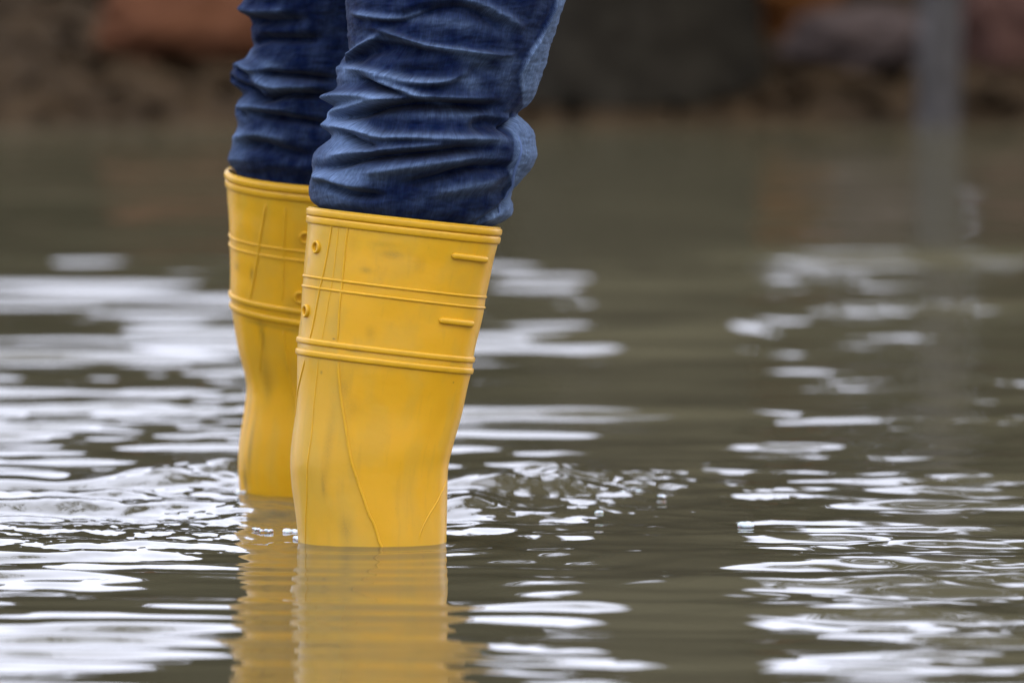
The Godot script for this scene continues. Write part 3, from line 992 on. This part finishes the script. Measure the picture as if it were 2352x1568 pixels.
func build_upper_body(person: Node3D, jeans: Node3D) -> void:
	var hip := Vector3(0.0, 0.80, -0.20)
	var up := Vector3(-0.02, 1, 0)
	var w := Vector3(0, 0, 1)
	var denim := mat("denim_seat", lin(0.02, 0.038, 0.115), 0.92, 0.25)
	obj("seat", nets([[hip + w * 0.075 - up * 0.04, hip + w * 0.06 + up * 0.10, 0.125, 0.12], [hip - w * 0.075 - up * 0.04, hip - w * 0.06 + up * 0.10, 0.125, 0.12]], 0.022, 0.05), denim, jeans)
	var jacket := mat("jacket_cloth", lin(0.03, 0.035, 0.045), 0.85, 0.3)
	jacket.normal_enabled = true
	jacket.normal_texture = noise_normal(301, 0.02, 256, 4.0)
	jacket.uv1_triplanar = true
	jacket.uv1_scale = Vector3(3, 3, 3)
	var sh := hip + up * 0.56
	var bones := [
		[hip + up * 0.05 + w * 0.07, hip + up * 0.28 + w * 0.04, 0.145, 0.12], [hip + up * 0.05 - w * 0.07, hip + up * 0.28 - w * 0.04, 0.145, 0.12],
		[hip + up * 0.28 + w * 0.04, sh + w * 0.10 - up * 0.02, 0.125, 0.095], [hip + up * 0.28 - w * 0.04, sh - w * 0.10 - up * 0.02, 0.125, 0.095],
		[sh + up * 0.02, sh + up * 0.09, 0.085, 0.06]]
	for s in [1.0, -1.0]:
		var a: Vector3 = sh + w * 0.18 * s - up * 0.01
		var e: Vector3 = hip + up * 0.26 + w * 0.27 * s + Vector3(0.07, 0, 0)
		var h: Vector3 = hip + up * 0.10 + w * 0.17 * s + Vector3(-0.10, 0, 0)
		bones += [[a, e, 0.072, 0.055], [e, h, 0.055, 0.05]]
	obj("jacket", nets(bones, 0.024, 0.05), jacket, person)
	var skin := mat("skin", lin(0.42, 0.25, 0.17), 0.55, 0.4)
	skin.subsurf_scatter_enabled = true
	skin.subsurf_scatter_strength = 0.15
	var hd := sh + up * 0.24 + Vector3(-0.035, 0, 0)
	obj("body", nets([[sh + up * 0.02, hd - up * 0.04 + Vector3(0.02, 0, 0), 0.06, 0.055], [hd + up * 0.035, hd + up * 0.03 + Vector3(0.03, 0, 0), 0.088, 0.085], [hd - up * 0.02 + Vector3(-0.02, 0, 0), hd - up * 0.075 + Vector3(-0.035, 0, 0), 0.07, 0.042],
		[hd + up * 0.02 + Vector3(-0.085, 0, 0), hd - up * 0.012 + Vector3(-0.105, 0, 0), 0.008, 0.013], [hd + w * 0.08, hd + w * 0.085 - up * 0.03 + Vector3(0.005, 0, 0), 0.016, 0.012], [hd - w * 0.08, hd - w * 0.085 - up * 0.03 + Vector3(0.005, 0, 0), 0.016, 0.012], [hd - up * 0.045 + Vector3(-0.078, 0, 0.015), hd - up * 0.045 + Vector3(-0.078, 0, -0.015), 0.010, 0.010]], 0.009, 0.018), skin, person)
	obj("hair", nets([[hd + up * 0.075 + Vector3(0.0, 0, 0), hd + up * 0.05 + Vector3(0.05, 0, 0), 0.072, 0.075], [hd + up * 0.05 + Vector3(0.05, 0, 0), hd - up * 0.04 + Vector3(0.06, 0, 0), 0.07, 0.045], [hd + up * 0.085 + Vector3(-0.05, 0, 0), hd + up * 0.09, 0.035, 0.06]], 0.012, 0.03), mat("hair_brown", lin(0.025, 0.016, 0.010), 0.6, 0.4), person)

# ---------------------------------------------------------------- far bank, foam, plants
func lump(seed_: int, size: Vector3, rough: float, freq: float, seg := 28) -> ArrayMesh:
	var n := noise(seed_, freq, 3)
	var p := PackedVector3Array()
	for j in seg + 1:
		var la := PI * (float(j) / seg - 0.5)
		for i in seg * 2 + 1:
			var lo := TAU * i / (seg * 2)
			var d := Vector3(cos(la) * cos(lo), sin(la), cos(la) * sin(lo))
			p.append(d * size * (1.0 + rough * n.get_noise_3dv(d)))
	return grid_mesh(p, seg + 1, seg * 2 + 1, true, true)

func mottled(called: String, seed_: int, dark: Color, light: Color, scale_: float, rough := 0.9) -> StandardMaterial3D:
	var m := mat(called, Color.WHITE, rough, 0.12)
	m.albedo_texture = noise_tex(seed_, 0.02, 256, [[0.0, dark], [0.5, dark.lerp(light, 0.5)], [1.0, light]], 5)
	m.uv1_triplanar = true
	m.uv1_scale = Vector3.ONE * scale_
	m.normal_enabled = true
	m.normal_texture = noise_normal(seed_ + 1, 0.03, 256, 5.0)
	return m

func on_bank(px: float, z: float) -> Vector3:
	var q := place(px, 200, z)
	return Vector3(q.x, ground_height(q.x, z, gnoise), z)

func build_bank() -> void:
	# things on the bank, all far out of focus
	var o: MeshInstance3D
	o = obj("earth_clod", lump(401, Vector3(0.085, 0.10, 0.07), 0.35, 1.1), mottled("rust_earth", 402, lin(0.085, 0.032, 0.010), lin(0.18, 0.074, 0.024), 6.0))
	o.position = on_bank(1760, -5.25) + Vector3(0, 0.045, 0)
	tag(o, "orange brown rounded clod of earth on the far bank right of the dark trunk", "earth clod")
	o = obj("stone", lump(403, Vector3(0.075, 0.055, 0.06), 0.3, 1.4), mottled("grey_stone", 404, lin(0.075, 0.058, 0.05), lin(0.19, 0.145, 0.125), 8.0))
	o.position = on_bank(1985, -5.45) + Vector3(0, 0.075, 0)
	tag(o, "pale pinkish grey stone on the far bank left of the grey post", "stone")
	o = obj("stone", lump(405, Vector3(0.10, 0.045, 0.07), 0.3, 1.4), mottled("brown_stone", 406, lin(0.045, 0.035, 0.03), lin(0.11, 0.08, 0.07), 8.0))
	o.position = on_bank(1990, -5.05) + Vector3(0, 0.02, 0)
	tag(o, "low dark brown stone at the water's edge left of the grey post", "stone")
	o = obj("earth_clod", lump(407, Vector3(0.12, 0.06, 0.08), 0.35, 1.2), mottled("red_earth", 408, lin(0.065, 0.025, 0.012), lin(0.13, 0.056, 0.028), 6.0))
	o.position = on_bank(440, -5.1) + Vector3(0, 0.02, 0)
	tag(o, "reddish brown mound of earth on the far bank left of the jeans", "earth clod")
	o = obj("moss_cushion", lump(409, Vector3(0.075, 0.05, 0.06), 0.3, 1.6), mottled("moss", 410, lin(0.035, 0.045, 0.015), lin(0.10, 0.115, 0.045), 10.0))
	o.position = on_bank(440, -5.6) + Vector3(0, 0.03, 0)
	tag(o, "dull green cushion of moss above the reddish mound on the far bank", "moss")
	o = obj("earth_clod", lump(411, Vector3(0.09, 0.07, 0.08), 0.35, 1.3), mottled("dark_red_earth", 412, lin(0.045, 0.024, 0.018), lin(0.095, 0.05, 0.038), 6.0))
	o.position = on_bank(2330, -5.1) + Vector3(0, 0.02, 0)
	tag(o, "dark reddish clod of earth right of the grey post", "earth clod")
	# grey post
	var pq := on_bank(2155, -4.72)
	var post := thing("post", Vector3(pq.x, 0, pq.z), "slim grey post standing at the far water's edge on the right", "post")
	var pm := mottled("grey_wood", 421, lin(0.045, 0.042, 0.038), lin(0.11, 0.10, 0.095), 5.0)
	var v := PackedVector3Array()
	for j in 14:
		var y := lerpf(-0.2, 1.6, j / 13.0)
		for i in 25:
			var a := TAU * i / 24.0
			var r := 0.026 + 0.002 * sin(a * 3.0 + y * 2.0)
			v.append(Vector3(cos(a) * r + 0.01 * y, y, sin(a) * r))
	obj("shaft", grid_mesh(v, 14, 25, true, true), pm, post)
	o = obj("cap", lump(422, Vector3(0.034, 0.022, 0.034), 0.05, 1.0, 10), pm, post)
	o.position = Vector3(0.016, 1.6, 0)

func build_foam() -> void:
	var m := mat("foam_white", lin(0.80, 0.80, 0.82), 0.35, 0.5)
	m.subsurf_scatter_enabled = true
	m.subsurf_scatter_strength = 0.3
	rng.seed = 77
	for f in [[1720, 1212, 0.0068, "white fleck of foam floating alone right of the boots"], [1518, 1143, 0.0032, "tiny fleck of foam farther out to the right of the boots"], [1374, 1180, 0.0034, "small fleck of foam below the bright wave right of the boots"],
			[1425, 1133, 0.0030, "tiny bubble at the left of a short row on the water"], [1446, 1132, 0.0030, "tiny bubble at the middle of a short row on the water"], [1466, 1131, 0.0030, "tiny bubble at the right of a short row on the water"],
			[664, 1226, 0.0060, "white fleck of foam touching the nearer boot's left edge"], [692, 1240, 0.0050, "white fleck of foam at the foot of the nearer boot"], [567, 1133, 0.0050, "white fleck of foam at the foot of the farther boot"],
			[612, 1222, 0.0034, "small fleck of foam between the two boots"], [588, 1218, 0.0026, "smallest fleck of foam between the two boots"], [652, 1176, 0.0060, "flat fleck of foam left of the nearer boot"]]:
		var w := on_water(f[0], f[1])
		var st := SurfaceTool.new()
		st.begin(Mesh.PRIMITIVE_TRIANGLES)
		var s: float = f[2]
		for i in 7:
			var q := Vector3(rng.randfn(0, 0.55), 0, rng.randfn(0, 0.9)) * s
			if i == 0: q = Vector3.ZERO
			var r := s * rng.randf_range(0.35, 0.7)
			st.append_from(lump(500 + i, Vector3(r, r * 0.65, r), 0.08, 1.0, 7), 0, Transform3D(Basis(), q + Vector3(0, r * 0.2, 0)))
		var o := obj("foam_fleck", st.commit(), m)
		o.position = w + Vector3(0, 0.001, 0)
		tag(o, f[3], "foam", "flecks of foam and bubbles on the water")

func leaf_cloud(seed_: int, blobs: Array, count: int, size: float, dark: Color, light: Color) -> ArrayMesh:
	var r := RandomNumberGenerator.new()
	r.seed = seed_
	var v := PackedVector3Array()
	var n := PackedVector3Array()
	var c := PackedColorArray()
	var idx := PackedInt32Array()
	for i in count:
		var b: Array = blobs[r.randi() % blobs.size()]
		var d := Vector3(r.randfn(), r.randfn(), r.randfn()).normalized() * pow(r.randf(), 0.45)
		var p: Vector3 = b[0] + d * b[1]
		var nn := (Vector3(r.randfn(), r.randfn() + 0.6, r.randfn())).normalized()
		var t := nn.cross(Vector3(r.randfn(), r.randfn(), r.randfn())).normalized()
		var s := nn.cross(t)
		var k := size * r.randf_range(0.6, 1.3)
		var at := v.size()
		v.append_array([p - t * k, p + s * k * 0.42 + nn * k * 0.1, p + t * k, p - s * k * 0.42 + nn * k * 0.1])
		var col := dark.lerp(light, r.randf())
		for q in 4:
			n.append(nn)
			c.append(col)
		idx.append_array([at, at + 2, at + 1, at, at + 3, at + 2])
	return arr_mesh(v, n, idx, null, c)

func leaf_mat(called: String) -> StandardMaterial3D:
	var m := mat(called, Color.WHITE, 0.6, 0.4)
	m.vertex_color_use_as_albedo = true
	m.backlight_enabled = true
	m.backlight = Color(0.25, 0.25, 0.25)
	return m

func trunk_mesh(h: float, r0: float, r1: float, seed_: int, bend: float, limbs: Array) -> ArrayMesh:
	var st := SurfaceTool.new()
	st.begin(Mesh.PRIMITIVE_TRIANGLES)
	var n := noise(seed_, 1.0, 3)
	var spine := func(t: float) -> Vector3: return Vector3(bend * 0.35 * n.get_noise_2d(t * 0.7, 0), h * t, bend * 0.35 * n.get_noise_2d(t * 0.7, 50))
	var v := PackedVector3Array()
	for j in 40:
		var t := j / 39.0
		var o: Vector3 = spine.call(t) - spine.call(0.0)
		for i in 33:
			var a := TAU * i / 32.0
			var r := lerpf(r0, r1, pow(t, 0.8)) * (1.0 + 0.45 * exp(-t * h / 0.16) + 0.10 * n.get_noise_3d(cos(a) * 2.0, sin(a) * 2.0, t * h * 0.8) + 0.03 * sin(a * 9.0 + 3.0 * n.get_noise_1d(t * 5.0)))
			v.append(o + Vector3(cos(a) * r, -0.08 if j == 0 else 0.0, sin(a) * r))
	st.append_from(grid_mesh(v, 40, 33, true, true), 0, Transform3D())
	for l in limbs:                            # [height share, direction, length, radius]
		var o: Vector3 = spine.call(l[0]) - spine.call(0.0)
		var d: Vector3 = l[1].normalized()
		var s := d.cross(Vector3.UP).normalized()
		var u := s.cross(d)
		var w := PackedVector3Array()
		for j in 8:
			var t := j / 7.0
			for i in 11:
				var a := TAU * i / 10.0
				w.append(o + d * l[2] * t + Vector3(0, l[2] * 0.15 * t * t, 0) + (s * cos(a) + u * sin(a)) * lerpf(l[3], l[3] * 0.25, t))
		st.append_from(grid_mesh(w, 8, 11, true, false), 0, Transform3D())
	return st.commit()

func tree(at: Vector3, label: String, h: float, r0: float, seed_: int, crown_low: float, spread: float, leaves: int, bark: Material, foliage: Material, dark: Color, light: Color, group := "trees on the far bank") -> void:
	var t := thing("tree", at, label, "tree", group)
	var r := RandomNumberGenerator.new()
	r.seed = seed_
	var limbs := []
	var blobs := []
	for i in 9:
		var a := TAU * i / 9.0 + r.randf()
		var hh := r.randf_range(crown_low, 0.95)
		var d := Vector3(cos(a), r.randf_range(0.2, 0.7), sin(a))
		var ln := spread * r.randf_range(0.5, 0.95)
		limbs.append([hh, d, ln, r0 * 0.3])
		blobs.append([Vector3(0, h * hh, 0) + d.normalized() * ln * 0.85 + Vector3(0, 0.2, 0), spread * r.randf_range(0.3, 0.5)])
	blobs.append([Vector3(0, h * 0.98, 0), spread * 0.5])
	obj("trunk", trunk_mesh(h, r0, r0 * 0.35, seed_, 0.5, limbs), bark, t)
	obj("crown", leaf_cloud(seed_ + 1, blobs, leaves, 0.09, dark, light), foliage, t)

func build_vegetation() -> void:
	var bark := mottled("bark", 601, lin(0.012, 0.010, 0.007), lin(0.036, 0.031, 0.022), 4.0)
	var foliage := leaf_mat("foliage")
	var dg := Color(0.032, 0.052, 0.014)
	var lg := Color(0.100, 0.140, 0.042)
	var bg := Color(0.045, 0.035, 0.014)
	var main := on_bank(1438, -4.95)
	tree(main, "thick dark tree trunk on the far bank, mirrored as a dark band", 7.5, 0.125, 611, 0.50, 2.2, 7000, bark, foliage, dg, lg)
	var spots := [[1.9, -6.6, 6.0, 0.10, "slender tree behind the grey post on the far bank"], [3.6, -8.0, 7.5, 0.16, "tree on the far bank well to the right of the grey post"], [-3.4, -12.0, 6.0, 0.15, "tree far back on the left bank"], [0.9, -10.0, 8.0, 0.18, "tree standing behind the dark trunk on the far bank"], [6.5, -9.0, 8.0, 0.2, "rightmost tree on the far bank"], [-8.0, -11.0, 7.0, 0.2, "leftmost tree on the far bank"]]
	var i := 0
	for s in spots:
		tree(Vector3(s[0], ground_height(s[0], s[1], gnoise) - 0.02, s[1]), s[4], s[2], s[3], 630 + i * 7, 0.35, 1.9, 6000, bark, foliage, dg, lg)
		i += 1
	# shrubs along the bank: [x, z, scale, height, kind]; the row is open to the left of the legs
	var kinds := []
	for k in 3:
		var blobs := []
		rng.seed = 700 + k
		for b in 8: blobs.append([Vector3(rng.randfn(0, 0.4), rng.randf_range(0.12, 1.25), rng.randfn(0, 0.35)), rng.randf_range(0.3, 0.5)])
		kinds.append(leaf_cloud(720 + k, blobs, 4200, 0.07, [dg, bg, dg][k], [lg, Color(0.09, 0.075, 0.03), Color(0.05, 0.07, 0.022)][k]))
	var stem := mottled("stem", 741, lin(0.02, 0.016, 0.012), lin(0.05, 0.04, 0.03), 5.0)
	rng.seed = 750
	i = 0
	var stems := trunk_mesh(1.1, 0.04, 0.015, 760, 0.3, [[0.4, Vector3(1, 1, 0.2), 0.5, 0.018], [0.5, Vector3(-1, 1, -0.2), 0.5, 0.018]])
	for q in [[-6.2, -9.5, 1.2, 1.1], [-5.0, -10.0, 1.3, 1.0], [-3.9, -9.6, 1.1, 0.9], [-2.9, -10.2, 1.1, 0.7], [-2.0, -10.0, 1.0, 0.8], [-1.1, -10.0, 1.1, 1.0], [-0.72, -9.7, 1.0, 1.0], [-0.35, -9.4, 1.0, 1.1], [0.25, -7.6, 1.0, 1.4], [0.85, -8.6, 1.0, 1.0], [1.5, -7.9, 1.1, 1.2], [2.2, -8.4, 1.2, 1.3], [3.2, -8.6, 1.2, 1.2], [4.4, -9.0, 1.3, 1.2], [5.6, -9.4, 1.3, 1.2]]:
		var k := i % 3
		var s := thing("shrub", Vector3(q[0], ground_height(q[0], q[1], gnoise) - 0.02, q[1]), "%s leafy shrub in the loose row on the far bank" % ["mid green", "brownish", "dark green"][k], "shrub", "shrubs along the far bank")
		obj("foliage", kinds[k], foliage, s)
		obj("stem", stems, stem, s)
		s.rotation.y = rng.randf() * TAU
		s.scale = Vector3(q[2], q[3], q[2])
		i += 1
	# unseen trees added round the water to keep low light off the legs
	var proto: Node3D
	rng.seed = 790
	for w in 22:
		var ang := lerpf(-125.0, 125.0, w / 21.0) + rng.randf_range(-4, 4)
		var dist := rng.randf_range(19.0, 25.0)
		var at := Vector3(sin(deg_to_rad(ang)) * dist, BED, 4.0 + cos(deg_to_rad(ang)) * dist)
		if absf(at.x) < 2.2: at.x = 2.6
		at.y = ground_height(at.x, at.z, gnoise) - 0.02
		var t: Node3D
		if proto == null:
			t = thing("added_tree", at, "tall leafy tree added out of frame to hold back low light", "tree", "unseen trees added round the water")
			proto = t
			var blobs := []
			var limbs := []
			for b in 12:
				var a := TAU * b / 12.0 + rng.randf()
				var d := Vector3(cos(a), rng.randf_range(0.1, 0.6), sin(a)).normalized()
				var hh := rng.randf_range(0.3, 0.95)
				limbs.append([hh, d, 2.6, 0.07])
				blobs.append([Vector3(0, 11.0 * hh, 0) + d * 2.2, rng.randf_range(1.3, 2.0)])
			obj("trunk", trunk_mesh(11.0, 0.26, 0.08, 791, 0.6, limbs), bark, t)
			obj("crown", leaf_cloud(792, blobs, 9000, 0.26, dg, lg), foliage, t)
		else:
			t = proto.duplicate()
			t.name = numbered("added_tree")
			add_child(t)
			t.position = at
		t.rotation.y = rng.randf() * TAU
	# fallen leaves on the bank
	var lv := PackedVector3Array([Vector3(-1, 0, 0), Vector3(0, 0.12, 0.5), Vector3(1, 0.1, 0), Vector3(0, 0.05, -0.5)])
	var lm := arr_mesh(lv, PackedVector3Array([Vector3.UP, Vector3.UP, Vector3.UP, Vector3.UP]), PackedInt32Array([0, 1, 2, 0, 2, 3]))
	var mm := MultiMesh.new()
	mm.transform_format = MultiMesh.TRANSFORM_3D
	mm.use_colors = true
	mm.mesh = lm
	mm.instance_count = 5000
	for q in 5000:
		var lx := rng.randf_range(-2.2, 2.2)
		var lz := rng.randf_range(-8.0, -4.7)
		var y := ground_height(lx, lz, gnoise)
		if y < 0.012: y = 0.012
		var bs := Basis.from_euler(Vector3(rng.randfn(0, 0.35), rng.randf() * TAU, rng.randfn(0, 0.35))).scaled(Vector3.ONE * rng.randf_range(0.012, 0.03))
		mm.set_instance_transform(q, Transform3D(bs, Vector3(lx, y + 0.006, lz)))
		mm.set_instance_color(q, Color(0.05, 0.028, 0.014).lerp(Color(0.17, 0.085, 0.035), rng.randf() * rng.randf()))
	var mi := MultiMeshInstance3D.new()
	mi.name = "fallen_leaves"
	mi.multimesh = mm
	var fm := mat("dead_leaf", Color.WHITE, 0.8, 0.3)
	fm.vertex_color_use_as_albedo = true
	mi.material_override = fm
	add_child(mi)
	tag(mi, "brown fallen leaves scattered over the far bank", "leaves", "", "stuff")
